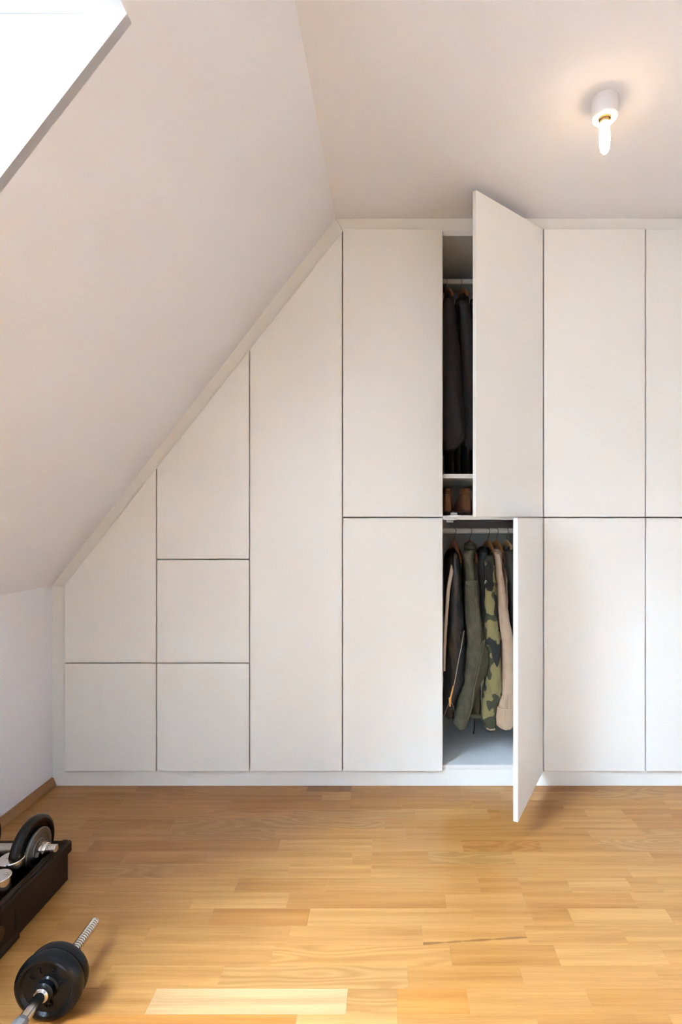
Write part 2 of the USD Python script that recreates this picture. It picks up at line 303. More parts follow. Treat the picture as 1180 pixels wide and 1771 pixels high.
for r in range(16, -8, -1):
    ya, yb = Y0 + RW * r, Y0 + RW * (r + 1); ym = (ya + yb) / 2
    if r in ROWS: cuts = [X(p, ym) for p in ROWS[r][0]]; tones = list(ROWS[r][1])
    else: cuts = [rnd.uniform(-1.2, -.9)]; tones = [0, 0]
    k0 = 0
    while cuts[0] - XL > .42: cuts.insert(0, cuts[0] - rnd.uniform(.2, .4)); tones.insert(0, rnd.choice((0, -1, 0, 1))); k0 += 1
    while XR - cuts[-1] > .45: cuts.append(cuts[-1] + rnd.uniform(.25, .5)); tones.append(rnd.choice((0, -1, 0, 1, -9)))
    ed = [XL] + cuts + [XR]
    for k, (a, b) in enumerate(zip(ed[:-1], ed[1:])):
        if b - a < .004: continue
        obj('plank', piece(a, b, ya, yb, rnd.uniform(0, .00006)), 'oak_streak' if (r, k - k0) == (3, 4) else oak(tones[k], (r, k - k0) in FIGURED), fl); n_piece += 1
far = []
for r in range(-8, -80, -1):
    ya, yb = Y0 + RW * r, Y0 + RW * (r + 1)
    if ya < YB: break
    x = XL
    while x < XR:
        b = min(XR, x + rnd.uniform(.25, .5)); far.append(piece(x, b, ya, yb, 0)); x = b
far.append(piece(XL, XR, Y0 + RW * 17, YW, 0))
fp = obj('plank_field', cat(*far), 'oak_plain_0', fl); tag(fp, None, kind='stuff')
bb = hull([(XL, 0), (XL + .02, 0), (XL + .02, .012), (XL + .012, .03), (XL + .006, .04), (XL, .04)] and
          [(x, y, z) for x, z in ((XL, 0), (XL + .020, 0), (XL + .020, .010), (XL + .009, .036), (XL + .006, .040), (XL, .040)) for y in (YB, YC - .004)])
struct('baseboard_left', bb, 'oak_trim', 'oak baseboard along the low knee wall on the left', cat='baseboard')

# ------------------------------------------------------------------ fitted wardrobe
COL = [111, 270.5, 431.5, 592.5, 766.5, 940.5, 1117, 1293, 1470]
CXm = [X(p, YF) for p in COL]
ZB, ZM, ZT = Z(1334, YF), Z(895, YF), Z(396, YF); G = .0025; DT = .018
DA, DB = (X(111, YF), Z(1013, YF)), (X(592.5, YF), Z(400, YF)); DS = (DB[1] - DA[1]) / (DB[0] - DA[0])
def door_top(x): return min(ZT, DA[1] + DS * (x - DA[0]))
def door_poly(i, z0, z1):
    a, b = CXm[i] + G, CXm[i + 1] - G
    if z1 is None:
        if i < 3: return [(a, z0), (b, z0), (b, door_top(b)), (a, door_top(a))]
        z1 = ZT
    return [(a, z0), (b, z0), (b, z1), (a, z1)]
S = .018; CB, CT = .095, 2.460          # board thickness; top of the carcass floor, underside of its top
seam = lambda py: Z(py, YF)
DOORS = {0: [1147], 1: [1147, 967.5], 2: [], 3: [895], 4: [895], 5: [895], 6: [895], 7: [895]}
LABEL = ['low sloping wardrobe unit with two doors beside the knee wall', 'sloping wardrobe unit with three stacked doors', 'wardrobe unit with one tall undivided slant-topped door',
         'wardrobe unit with two closed doors left of the open doors', 'open wardrobe unit with both doors ajar showing hanging clothes', 'wardrobe unit with two closed doors right of the open doors',
         'wardrobe unit cut off by the right picture edge, two closed doors', 'rightmost wardrobe unit against the right wall of the room']
UNIT = []
for i in range(8):
    x0, x1 = CXm[i], CXm[i + 1]
    u = thing('wardrobe_unit', LABEL[i], 'wardrobe', ((x0 + x1) / 2, (YC + 2.95) / 2, 0)); UNIT.append(u)
    if i < 3: hl, hr = door_top(x0) - .04, door_top(x1) - .04
    else: hl = hr = 2.481
    yb = 2.948
    lx0, lx1 = (x0, x0 + S) if i != 4 else (x0 - .0005, x0 + .0005)
    if i == 3: rx0, rx1 = x1 - S, x1 - .001
    else: rx0, rx1 = x1 - S, x1
    if i < 3: hr_ = door_top(x1 - S) - .04
    else: hr_ = hr
    if i == 4: obj('side_panel', cbox(x0 - .0004, x0 + .0016, YC + .002, yb, CB - S, 2.481, .0002), 'board', u)
    else: obj('side_panel', cbox(lx0 + .0002, lx1, YC + .014, yb, CB - S, hl, .0006), 'board', u)
    obj('side_panel', cbox(rx0, rx1 - .0002, YC + (.014 if i != 4 else 0), yb, CB - S, hr_ if i < 3 else 2.481, .0006), 'board', u)
    xi0, xi1 = (x0 + (S if i != 4 else .0017)), x1 - S
    obj('back_panel', bx(xi0, xi1, yb - .008, yb, CB, min(hl, 2.46)), 'board', u)
    bp = obj('bottom_panel', cbox(xi0, xi1, YC, yb - .008, CB - S, CB, .0006), 'board', u)
    if i < 3: obj('top_panel', hull([(x, y, z) for x in (xi0, xi1) for y in (YC + .02, yb - .008) for z in (door_top(x) - .04, door_top(x) - .058)]), 'board', u)
    else: obj('top_panel', cbox(xi0, xi1, YC, yb - .008, CT, 2.481, .0006), 'board', u)
    for s in DOORS[i]:
        zz = seam(s) if i < 3 else 1.2005
        obj('divider', cbox(xi0, xi1, YC + (.014 if i != 4 else 0), yb - .008, zz - .0095, zz + .0095, .0006), 'board_edge' if i == 4 else 'board', u)
    zs = [ZB] + [seam(s) for s in DOORS[i]] + [None]
    for k in range(len(zs) - 1):
        pz = door_poly(i, zs[k] + (G if k else 0), None if zs[k + 1] is None else zs[k + 1] - G)
        m = slab(pz, YF, YF + DT, .0012)
        if i == 4: m = turn(m, math.radians(62.3 if k == 0 else 39.2), (CXm[5] - G, YF))
        obj('door', m, 'lacquer', u)
# inside of the open unit: front edges, shelf, rails, catches
u = UNIT[4]; xa, xb = CXm[4] + .0018, CXm[5] - S; RY = 2.63
for z0, z1 in ((CB - S, CB), (CT, 2.481)): obj('front_edge', cbox(xa, xb, YC - .0012, YC, z0, z1, .0003), 'board_edge', u)
obj('shelf', cbox(xa, xb, YC + .004, 2.93, 1.377, 1.396, .0006), 'board_edge', u)
def oval_rail(z):
    m = lathe([(0, xa), (.0075, xa), (.0075, xb), (0, xb)], 32, 'x'); m.vertices = np.array(m.vertices) * [1, 1, 1.75] + [0, RY, z]; m.fix_normals(); return m
def xcyl(x0, x1, r, y, z, n=32):
    m = trimesh.creation.cylinder(r, x1 - x0, sections=n); m.apply_transform(trimesh.transformations.rotation_matrix(math.pi / 2, [0, 1, 0])); m.apply_translation(((x0 + x1) / 2, y, z)); return m
def ycyl(y0, y1, r, x, z, n=32):
    m = trimesh.creation.cylinder(r, y1 - y0, sections=n); m.apply_transform(trimesh.transformations.rotation_matrix(math.pi / 2, [1, 0, 0])); m.apply_translation((x, (y0 + y1) / 2, z)); return m
RZ = {0: 1.134, 1: 2.383}
for k in (0, 1):
    m = xcyl(xa, xb, .0075, 0, 0); m.vertices = np.array(m.vertices) * [1, 1, 1.75] + [0, RY, RZ[k]]
    obj('clothes_rail', m, 'rail_white', u, smooth=40)
def catch(px, s):
    y = YC - .0012; xc = X(px, y); zc = 1.2005
    c = obj('door_catch', cat(cbox(xc - .030, xc + .030, y - .004, y, zc + s * .0095 - .004 if s > 0 else zc - .0105, zc + .0105 if s > 0 else zc - .0055, .0008),
                              cbox(xc - .018, xc + .018, y - .006, y, zc + s * .006 - .006, zc + s * .006 + .006, .001)), 'catch_plastic', u, label='white plastic door catch')
    obj('catch_body', cat(cbox(xc - .013, xc + .013, y - .012, y + .03, min(zc + s * .0125, zc + s * .0225), max(zc + s * .0125, zc + s * .0225), .0015), cbox(xc + .004, xc + .010, y - .0135, y - .011, min(zc + s * .014, zc + s * .0205), max(zc + s * .014, zc + s * .0205), .0005)), 'catch_grey', c)
catch(785.5, 1); catch(778.5, -1)

pl = obj('plinth', cbox(XL + .0005, XR - .001, YC, YC + .016, .0005, CB - S - .0008, .0008), 'lacquer'); tag(pl, 'long off-white plinth board under all wardrobe doors at the floor', 'plinth')
# filler strips between wardrobe and room
A, B = np.array((XL, KNEE)), np.array((XS, CEIL)); ma = np.array((X(111.5, YC), Z(1015, YC))) - A; mb = np.array((X(592, YC), Z(398, YC))) - B
Ai, Bi = A + ma * 1.46, B + mb * ((CEIL - 2.4815) / (B[1] - (B + mb)[1])); e = .0006; u_ = (B - A) / np.linalg.norm(B - A)
struct('trim_1', slab([(XL, CB - S), (Ai[0], CB - S), (Ai[0], Ai[1] - e), (XL, KNEE - e)], YC, YC + .016, .0003), 'lacquer', 'vertical off-white filler strip between knee wall and wardrobe', cat='trim')
struct('trim_2', slab([tuple(A + u_ * e), tuple(Ai + u_ * e), tuple(Bi - u_ * e), tuple(B - u_ * e)], YC, YC + .016, .0003), 'lacquer', 'slanting off-white filler strip along the attic slope', cat='trim')
struct('trim_3', slab([(B[0] + e, CEIL), (XR, CEIL), (XR, 2.4815), (Bi[0] + e, 2.4815)], YC, YC + .016, .0003), 'lacquer', 'horizontal off-white filler strip between ceiling and wardrobe doors', cat='trim')

# ------------------------------------------------------------------ ceiling lamp with bare tubular bulb
LX, LY = .681, 1.679
lp = thing('ceiling_lamp', 'white cylindrical ceiling lampholder with a bare glowing tubular bulb', 'lamp', (LX, LY, CEIL))
H = .062; R = .0405
obj('lamp_base', lathe([(.0, CEIL), (R, CEIL), (R, CEIL - H + .003), (R - .003, CEIL - H), (.0205, CEIL - H), (.0185, CEIL - H + .002), (.0185, CEIL - .03), (0, CEIL - .03)], 64, at=(LX, LY, 0)), 'ceramic', lp, 30)
obj('socket_ring', lathe([(.0165, CEIL - H - .002), (.0182, CEIL - H - .001), (.0182, CEIL - H + .010), (.0165, CEIL - H + .010), (.0165, CEIL - H - .002)], 48, at=(LX, LY, 0)), 'brass', lp, 30)
z0 = CEIL - H
obj('bulb_cap', lathe([(0, z0 + .012), (.0135, z0 + .012), (.0142, z0 + .006), (.0132, z0 + .003), (.0142, z0), (.0132, z0 - .003), (.0142, z0 - .006), (.0125, z0 - .011), (0, z0 - .011)], 40, at=(LX, LY, 0)), 'brass', lp, 30)
bl = [(0, z0 - .011), (.0118, z0 - .011), (.0135, z0 - .018), (.0155, z0 - .030), (.0162, z0 - .045), (.0165, z0 - .075), (.0155, z0 - .092), (.0118, z0 - .104), (.006, z0 - .111), (0, z0 - .113)]
gb = obj('bulb', lathe(bl, 40, at=(LX, LY, 0)), 'bulb_glass', lp, 40, label='glowing tubular glass bulb')
fil = []
for k in range(6):
    a = k * math.pi / 3; b = a + math.pi / 6
    fil.append(tube([(LX + .006 * math.cos(a), LY + .006 * math.sin(a), z0 - .025), (LX + .0095 * math.cos(b), LY + .0095 * math.sin(b), z0 - .093)], .0006, 6))
obj('filament', cat(*fil), 'filament', gb, True)

# ------------------------------------------------------------------ hangers and clothes
def hanger(px, zr, label, yaw, wood_mat='hanger_wood', grp=None):
    """hook over the rail, wooden shoulders along y"""
    x = X(px, RY); h = thing('clothes_hanger', label, 'hanger', (x, RY, zr), grp, 3.0)
    top = .0131 + .0018; r = .0155; pts = []
    for k in range(15):
        a = math.radians(-35 + 215 * k / 14); pts.append((0, r * math.cos(a), top - r + r * math.sin(a) + .0003))
    pts += [(0, -r * .9, top - r - .010), (0, -r * .45, top - r - .022), (0, -.001, top - r - .036), (0, 0, -.060)]
    hk = tube(pts, .0017, 8); obj('hook', turn(hk, math.radians(yaw * 1.5 - 3), (0, 0)), 'steel_wire', h, True, local=True)
    st = []
    for s in np.linspace(-1, 1, 41):
        a = abs(s); st.append((0, .185 * s, -.062 - .020 * a - .060 * a * a + .004, .0075 - .001 * a, .020 - .009 * a))
    V = []
    for (xx, y, z, rx, rz) in st:
        for k in range(14):
            an = 2 * math.pi * k / 14; V.append((xx + rx * math.cos(an), y, z - .004 + rz * math.sin(an)))
    obj('hanger_body', rings(V, len(st), 14), wood_mat, h, True, local=True)
    return x
def sleeve(st, y=2.43, ry=.048, folds=.006, seed=1, e=2.2, fs=(16, 10, 9)):
    yy = y - ry * .45
    rows = [(Z(r[0], yy), (X(r[1], yy) + X(r[2], yy)) / 2, y + (r[3] if len(r) > 3 else 0), max(.004, (X(r[2], yy) - X(r[1], yy)) / 2), ry * (r[4] if len(r) > 4 else 1)) for r in st]
    return loft(rows, 56, 130, e, folds * 1.5, fs, seed)
def body(xc, ht, zt, zb, front=.19, folds=.006, seed=3, yc=RY):
    rows = [(zt, xc, yc, ht * .5, .055), (zt - .012, xc, yc, ht * .75, .09), (zt - .035, xc, yc, ht * .92, .15), (zt - .075, xc, yc, ht, front), (zt - .25, xc, yc, ht, front + .01), ((zt + zb) / 2, xc, yc, ht, front + .01), (zb + .03, xc, yc, ht * 1.05, front + .012), (zb, xc, yc, ht * .9, front)]
    return loft(rows, 56, 80, 2.6, folds, (18, 12, 5), seed)
def collar(pxl, pxr, py0, py1, y=2.53, ry=.045, flare=1.15, tilt=.0):
    xc = (X(pxl, y) + X(pxr, y)) / 2; hw = (X(pxr, y) - X(pxl, y)) / 2; za, zb_ = Z(py0, y), Z(py1, y); V = []
    prof = [(flare, 0), (1.08, .35), (1.0, .75), (.97, .96), (.90, 1.0), (.80, .96), (.76, .6), (.78, .1)]
    n = 28
    for k, (s, t) in enumerate(prof):
        for j in range(n):
            a = 2 * math.pi * j / n; V.append((xc + hw * s * math.cos(a), y + .02 + ry * s * math.sin(a), zb_ + (za - zb_) * t - .006 * (1 - math.sin(a)) * t + tilt * hw * math.cos(a)))
    return rings(V, len(prof), n)
def P3(px, py, y): return (X(px, y), y, Z(py, y))
def smooth_path(pts, k=6):
    pts = np.array(pts, float); t = np.arange(len(pts)); s = np.linspace(0, len(pts) - 1, (len(pts) - 1) * k + 1)
    return np.stack([PchipInterpolator(t, pts[:, j])(s) for j in range(3)], 1)

GL = 'wooden hangers on the lower rail'
xh = [hanger(785.5, RZ[0], 'wooden hanger of the black leather jacket, leftmost on the lower rail', 24, grp=GL),
      hanger(812.5, RZ[0], 'wooden hanger of the olive green jacket on the lower rail', 26, grp=GL),
      hanger(844, RZ[0], 'wooden hanger of the camouflage jacket on the lower rail', 20, grp=GL),
      hanger(858.5, RZ[0], 'reddish wooden hanger of the beige jacket on the lower rail', 20, grp=GL),
      hanger(876.5, RZ[0], 'pale wooden hanger of the grey jacket, rightmost on the lower rail', 16, 'hanger_pale', grp=GL)]
# black leather jacket
g = thing('leather_jacket', 'black leather jacket with tan front facing and zipped cuff', 'jacket', (xh[0], RY, .30))
obj('body', body(xh[0] - .012, .029, Z(950, RY), .36, seed=11), 'leather', g, True)
obj('sleeve', sleeve([(955, 783, 793), (962, 779, 796), (990, 777, 799), (1046, 773, 802), (1093, 771, 806), (1140, 769, 808), (1180, 768, 807), (1195, 767, 800), (1211, 767.5, 792), (1228, 767, 788), (1239, 768.5, 787)], 2.435, .050, .007, 21), 'leather', g, True)
obj('collar', collar(779, 798, 949, 968), 'leather', g, True)
fy = 2.375
obj('facing', ribbon(smooth_path([P3(785, 961, 2.47), P3(782, 985, 2.40), P3(776, 1020, fy), P3(773, 1060, fy), P3(770, 1110, fy), P3(768.5, 1160, fy + .005)]), np.linspace(.018, .011, 31), .012), 'tan_facing', g, 40, label='tan front facing')
zy = 2.368
obj('zip', ribbon(smooth_path([P3(803, 1091, zy + .012), P3(798, 1120, zy + .004), P3(792, 1150, zy), P3(787, 1178, zy), P3(779, 1212, zy)]), .0035, .004), 'leather_seam', g, label='pale zip on the sleeve')
zp = obj('zip_pull', cat(cbox(X(776.3, zy), X(780.3, zy), zy - .007, zy, Z(1214, zy), Z(1206, zy), .001), cbox(X(777.2, zy), X(779.6, zy), zy - .008, zy - .004, Z(1221, zy), Z(1213, zy), .001),
    ribbon(smooth_path([P3(784.5, 1186, zy), P3(779.5, 1206, zy)]), .006, .006)), 'brass', g, label='brass zip pull')
obj('cuff', ribbon(smooth_path([P3(778, 1214, zy + .003), P3(772, 1228, zy + .004), P3(768.5, 1238, zy + .006)]), .0022, .003), 'leather_seam', g)
obj('cuff', ribbon(smooth_path([P3(779.5, 1214, zy + .003), P3(785, 1224, zy + .006), P3(787, 1237, zy + .010)]), .0022, .003), 'leather_seam', g)
# olive jacket
g = thing('olive_jacket', 'olive green cotton field jacket with stitched sleeve seam', 'jacket', (xh[1], RY, .30))
obj('body', body(xh[1] + .006, .029, Z(948, RY), Z(1243, 2.45), seed=12), 'olive', g, True)
oy = 2.43
obj('sleeve', sleeve([(950, 808, 822), (958, 802, 821), (985, 805.5, 823), (1010, 806, 825), (1020, 805, 828), (1046, 805, 831), (1084, 807, 836), (1108, 809, 840), (1130, 808, 848), (1143, 806, 849.5), (1160, 803, 847), (1181, 798, 834), (1196, 795, 827), (1211, 791, 822), (1233, 787.5, 815), (1247, 786, 811), (1257, 790, 806)], oy, .050, .006, 22), 'olive', g, True)
obj('collar', collar(804, 825, 939, 966, 2.50), 'olive', g, True)
sy = 2.372
obj('cuff', sleeve([(1228, 788, 817), (1236, 786, 815), (1247, 785, 812.5), (1256, 788, 808), (1258, 790, 806)], oy, .052, .003, 22), 'olive', g, True)
obj('seam', ribbon(smooth_path([P3(788, 1229, sy + .012), P3(801, 1232, sy - .006), P3(816, 1228, sy + .012)]), .0022, .004), 'olive_seam', g)
obj('seam', ribbon(smooth_path([P3(806, 1012, sy + .012), P3(815, 1017, sy - .004), P3(828, 1012, sy + .012)]), .0022, .004), 'olive_seam', g)
obj('shoulder_tab', ribbon(smooth_path([P3(807, 1010, sy - .0), P3(815, 1008, sy - .006), P3(825, 1008, sy + .005)], 8), .024, .008), 'olive', g, 40)
obj('seam', ribbon(smooth_path([P3(839, 1106, sy + .004), P3(834, 1130, sy - .004), P3(828, 1160, sy - .004), P3(820, 1196, sy - .002), P3(816, 1222, sy), P3(809, 1244, sy + .004)]), .0045, .006), 'olive_seam', g, label='pale double stitched seam')
obj('seam', ribbon(smooth_path([P3(836, 1108, sy + .002), P3(829, 1136, sy - .006), P3(823, 1162, sy - .006), P3(816, 1196, sy - .004)]), .0022, .005), 'olive_seam', g)
obj('hem', ribbon(smooth_path([P3(814, 1237, 2.425), P3(823, 1239, 2.42), P3(833, 1238, 2.425)]), .018, .010), 'olive', g, 40)
obj('drawcord', tube([P3(820, 1240, 2.46), P3(820.5, 1256, 2.46), P3(819.5, 1269, 2.46)], [.0016, .0016, .003], 8), 'black_cloth', g, True)
# black vest behind the camouflage jacket
g = thing('black_vest', 'black vest with a small metal buckle between olive and camouflage jackets', 'vest', (xh[2] - .03, RY, .40))
obj('body', body(xh[2] - .033, .014, Z(948, RY), .46, .20, seed=13), 'black_cloth', g, True)
obj('collar', collar(830, 848, 946, 976, 2.52), 'black_cloth', g, True)
obj('front_panel', sleeve([(955, 832, 846), (975, 828, 846), (1000, 828, 842), (1030, 832, 840), (1060, 830, 838), (1100, 833, 839)], 2.44, .03, .004, 33), 'black_cloth', g, True)
obj('buckle', cat(*[cbox(X(a, 2.385), X(b, 2.385), 2.379, 2.385, Z(d, 2.385), Z(c, 2.385), .0006) for a, b, c, d in ((838, 842.5, 1003, 1005), (838, 842.5, 1009, 1011), (838, 839.2, 1003, 1011), (841.3, 842.5, 1003, 1011))]), 'chrome', g, label='small metal strap buckle')
# camouflage jacket
g = thing('camouflage_jacket', 'green camouflage field jacket hanging between olive and beige jackets', 'jacket', (xh[2], RY, .30))
obj('body', body(xh[2] + .005, .014, Z(962, RY), .38, seed=14), 'camo', g, True)
obj('sleeve', sleeve([(960, 843, 852), (970, 839, 853), (985, 838, 855), (1015, 839, 859), (1046, 836.5, 862), (1080, 836, 865), (1110, 839, 867), (1140, 843, 868), (1174, 840, 870), (1205, 837, 869), (1229, 834, 863), (1245, 833.5, 860), (1262, 841, 858)], 2.425, .046, .006, 24), 'camo', g, True)
obj('collar', collar(838, 855, 956, 978, 2.50, .04), 'camo', g, True)
obj('shoulder_tab', ribbon(smooth_path([P3(838, 1015, 2.378), P3(848, 1010, 2.374), P3(859, 1013, 2.384)], 8), .016, .006), 'camo', g, 40)
obj('cuff_band', ribbon(smooth_path([P3(842, 1259, 2.385), P3(849, 1262, 2.380), P3(857, 1260, 2.388)], 8), .007, .006), 'tan_facing', g, 40)
# beige jacket
g = thing('beige_jacket', 'plain beige cotton jacket hanging right of the camouflage jacket', 'jacket', (xh[3], RY, .30))
obj('body', body(xh[3] + .010, .014, Z(958, RY), .38, seed=15), 'beige', g, True)
obj('sleeve', sleeve([(957, 858, 867), (965, 857, 869), (990, 858.5, 871), (1018, 861, 875), (1046, 862, 879), (1080, 865, 884), (1110, 869, 889), (1140, 871, 893), (1170, 870, 895), (1200, 866, 895), (1229, 859.5, 894), (1248, 858.5, 892), (1258, 865, 886)], 2.415, .044, .006, 25), 'beige', g, True)
obj('collar', collar(855.5, 870, 951, 975, 2.47, .035), 'beige', g, True)
obj('cuff', sleeve([(1222, 859.5, 894.5), (1235, 857.5, 894), (1250, 857.5, 892), (1257, 861, 889), (1259, 864, 887)], 2.415, .047, .003, 25), 'beige', g, True)
for k in range(4):
    a = 874 + 5 * k; obj('cuff_pleat', ribbon(smooth_path([P3(a + 4, 1200 - 6 * k, 2.379 + .001 * k), P3(a + 1, 1226, 2.372 + .001 * k), P3(a - 1.5, 1250, 2.377 + .001 * k)]), .006, .008), 'beige', g, 40)
# grey jacket
g = thing('grey_jacket', 'dark grey jacket with pale collar lines half hidden by the lower door', 'jacket', (xh[4], RY, .30))
obj('body', body(xh[4] + .016, .020, Z(950, RY), .38, seed=16), 'grey_knit', g, True)
obj('sleeve', sleeve([(952, 876, 888), (960, 873, 892), (990, 876, 896), (1020, 880, 901), (1046, 882, 905), (1080, 886, 908), (1140, 890, 912), (1200, 890, 912), (1240, 888, 908)], 2.455, .046, .005, 26), 'grey_knit', g, True)
cm = collar(871.5, 890, 946, 972, 2.50, .045); obj('collar', cm, 'grey_knit', g, True)
for k in range(2): obj('collar_line', ribbon(smooth_path([P3(884 - 1 * k, 955 + 3 * k, 2.452), P3(877 - k, 960 + 3 * k, 2.455), P3(873.5 - k * .5, 972 + 3 * k, 2.47)]), .0018, .004), 'grey_trim', g)

GU = 'wooden hangers on the upper rail'
xu = [hanger(772, RZ[1], 'wooden hanger of the left dark suit jacket on the upper rail', 12, grp=GU), hanger(796, RZ[1], 'wooden hanger of the middle dark suit jacket on the upper rail', 22, grp=GU),
      hanger(823, RZ[1], 'wooden hanger of the suit jacket hidden behind the upper door', 10, grp=GU)]
LAB = ['charcoal suit jacket leftmost on the upper rail', 'charcoal suit jacket with lapel, beside the open upper door', 'charcoal suit jacket mostly hidden behind the upper door']
SL_ = [[(520, 771, 783), (531, 767.5, 787.5), (570, 766, 792), (622, 765, 800), (687, 764.5, 804), (730, 764.5, 807), (752, 765.5, 808.5), (766, 767, 800), (779, 770, 786)],
       [(522, 792, 806), (533, 796, 814), (570, 798, 819), (620, 799.5, 823), (687, 803, 827), (740, 807, 829), (765, 806, 829), (776, 811, 826)],
       [(516, 818, 834), (533, 816, 842), (600, 818, 848), (700, 822, 850), (776, 828, 846)]]
for k in range(3):
    g = thing('suit_jacket', LAB[k], 'jacket', (xu[k], RY, 1.45))
    zt_ = Z(516, RY); zb_ = Z(770, 2.43)
    obj('body', body(xu[k] + (.004, .006, .0)[k], (.024, .028, .026)[k], zt_, zb_, .185, .005, 40 + k), 'suit_dark', g, True)
    obj('sleeve', sleeve(SL_[k], (2.44, 2.43, 2.44)[k], .048, .005, 50 + k), 'suit', g, True)
    obj('collar', collar(*((768, 785), (789, 806), (814, 836))[k], 514, 530, 2.54, .05), 'suit_dark', g, True)
for k, (xx, lab) in enumerate(((xu[0] + .03, 'black trousers hanging below the left suit jacket, above the shelf'), (xu[1] + .035, 'black trousers hanging below the middle suit jacket, above the shelf'))):
    g = thing('trousers', lab, 'trousers', (xx, RY, 1.41))
    for s in (-1, 1):
        obj('trouser_leg', loft([(1.402, xx + s * .016, RY - .02, .0145, .15), (1.6, xx + s * .016, RY - .02, .0155, .15), (2.0, xx + s * .012, RY, .011, .13), (2.235, xx + s * .010, RY, .008, .12)], 36, 50, 3., .004, (18, 12, 4), 60 + k), 'black_cloth', g, True)
# shoes on the cupboard floor, heels to the room
def shoe(px, label):
    yb_ = 2.395; xc = X(px, yb_); zf = 1.2101; s = thing('suede_shoe', label, 'shoe', (xc, yb_ + .13, zf))
    def sec(z, w, y0, y1, n=36, e=2.6, toe=1.0):
        out = []
        for k in range(n):
            a = 2 * math.pi * k / n; c, q = math.cos(a), math.sin(a); y = (y0 + y1) / 2 + (y1 - y0) / 2 * math.copysign(abs(q) ** (2 / e), q); t = (y - y0) / (y1 - y0)
            ww = w * (1 + .32 * math.sin(min(1, max(0, (t - .2) / .8)) * math.pi) * toe); out.append((xc + ww * math.copysign(abs(c) ** (2 / e), c), y, z))
        return out
    so = sum([sec(zf + .0003, .031, yb_ + .004, yb_ + .285), sec(zf + .010, .033, yb_ + .001, yb_ + .29), sec(zf + .016, .033, yb_, yb_ + .29)], [])
    obj('sole', rings(so, 3, 36), 'shoe_sole', s, 40)
    obj('welt', rings(sum([sec(zf + .016, .0345, yb_ - .002, yb_ + .293), sec(zf + .020, .0345, yb_ - .002, yb_ + .293)], []), 2, 36), 'shoe_welt', s, 40)
    up = sum([sec(zf + .020, .032, yb_ + .003, yb_ + .285), sec(zf + .035, .0325, yb_ + .001, yb_ + .283), sec(zf + .055, .030, yb_ + .003, yb_ + .26, toe=.8), sec(zf + .080, .0255, yb_ + .009, yb_ + .20, toe=.4), sec(zf + .105, .0215, yb_ + .014, yb_ + .155, toe=.1),
              sec(zf + .122, .0205, yb_ + .014, yb_ + .145, toe=0), sec(zf + .127, .0180, yb_ + .018, yb_ + .140, toe=0), sec(zf + .118, .0165, yb_ + .021, yb_ + .137, toe=0)], [])
    obj('upper', rings(up, 8, 36), 'suede', s, True)
    for z, w, yo in ((.108, .0222, .0125), (.098, .0238, .0105)): obj('collar_seam', rings(sum([sec(zf + z, w, yb_ + yo, yb_ + .17, toe=.2), sec(zf + z + .004, w - .0004, yb_ + yo + .0005, yb_ + .165, toe=.2)], []), 2, 36), 'suede', s, 40)
    obj('heel_counter', hull([(xc + a, yb_ + b, zf + c) for a, b, c in ((-.013, .0005, .022), (.013, .0005, .022), (-.009, .006, .082), (.009, .006, .082), (-.013, .012, .022), (.013, .012, .022), (-.009, .018, .082), (.009, .018, .082))]), 'suede', s, 60)
shoe(775.5, 'brown suede shoe on the left under the upper shelf'); shoe(808.5, 'brown suede shoe on the right under the upper shelf, beside the door')

# ------------------------------------------------------------------ wooden box of weights on the left
bxr = -1.072
b = thing('wooden_box', 'dark stained open wooden box holding dumbbells beside the left wall', 'box', (-1.256, 1.34, 0))
obj('side_panel', cbox(bxr - .018, bxr, .93, 1.738, .002, .136, .002), 'dark_wood', b)
obj('side_panel', cbox(-1.440, -1.422, .93, 1.738, .002, .136, .002), 'dark_wood', b)
obj('end_panel', cbox(-1.422, bxr - .018, 1.722, 1.738, .002, .132, .002), 'dark_wood', b)
obj('end_panel', cbox(-1.422, bxr - .018, .93, .946, .002, .132, .002), 'dark_wood', b)
obj('bottom_panel', cbox(-1.422, bxr - .018, .946, 1.722, .004, .014, .001), 'dark_wood', b)
obj('rim', hull([(x, y, z) for x, z in ((bxr, .092), (bxr + .009, .096), (bxr + .009, .126), (bxr + .004, .131), (bxr, .131)) for y in (.93, 1.742)]), 'dark_wood', b)
obj('bottom_moulding', hull([(x, y, z) for x, z in ((bxr, .001), (bxr + .008, .001), (bxr + .008, .012), (bxr, .020)) for y in (.93, 1.50)]), 'dark_wood', b)
obj('handle_slot', cbox(bxr - .001, bxr + .0015, 1.492, 1.500, .026, .088, .0006), 'dark', b)
lkp = obj('lock_plate', xcyl(bxr - .002, bxr + .003, .024, 1.425, .062, 28), 'lock_brown', b, 40)
obj('keyhole', cat(xcyl(bxr + .002, bxr + .0042, .006, 1.425, .066, 16), cbox(bxr + .002, bxr + .0042, 1.4225, 1.4275, .050, .064, .0004)), 'dark', lkp)
for yy, zz in ((1.445, .08), (1.405, .045), (1.448, .045)): obj('nail', xcyl(bxr - .001, bxr + .0012, .004, yy, zz, 12), 'dark', b)
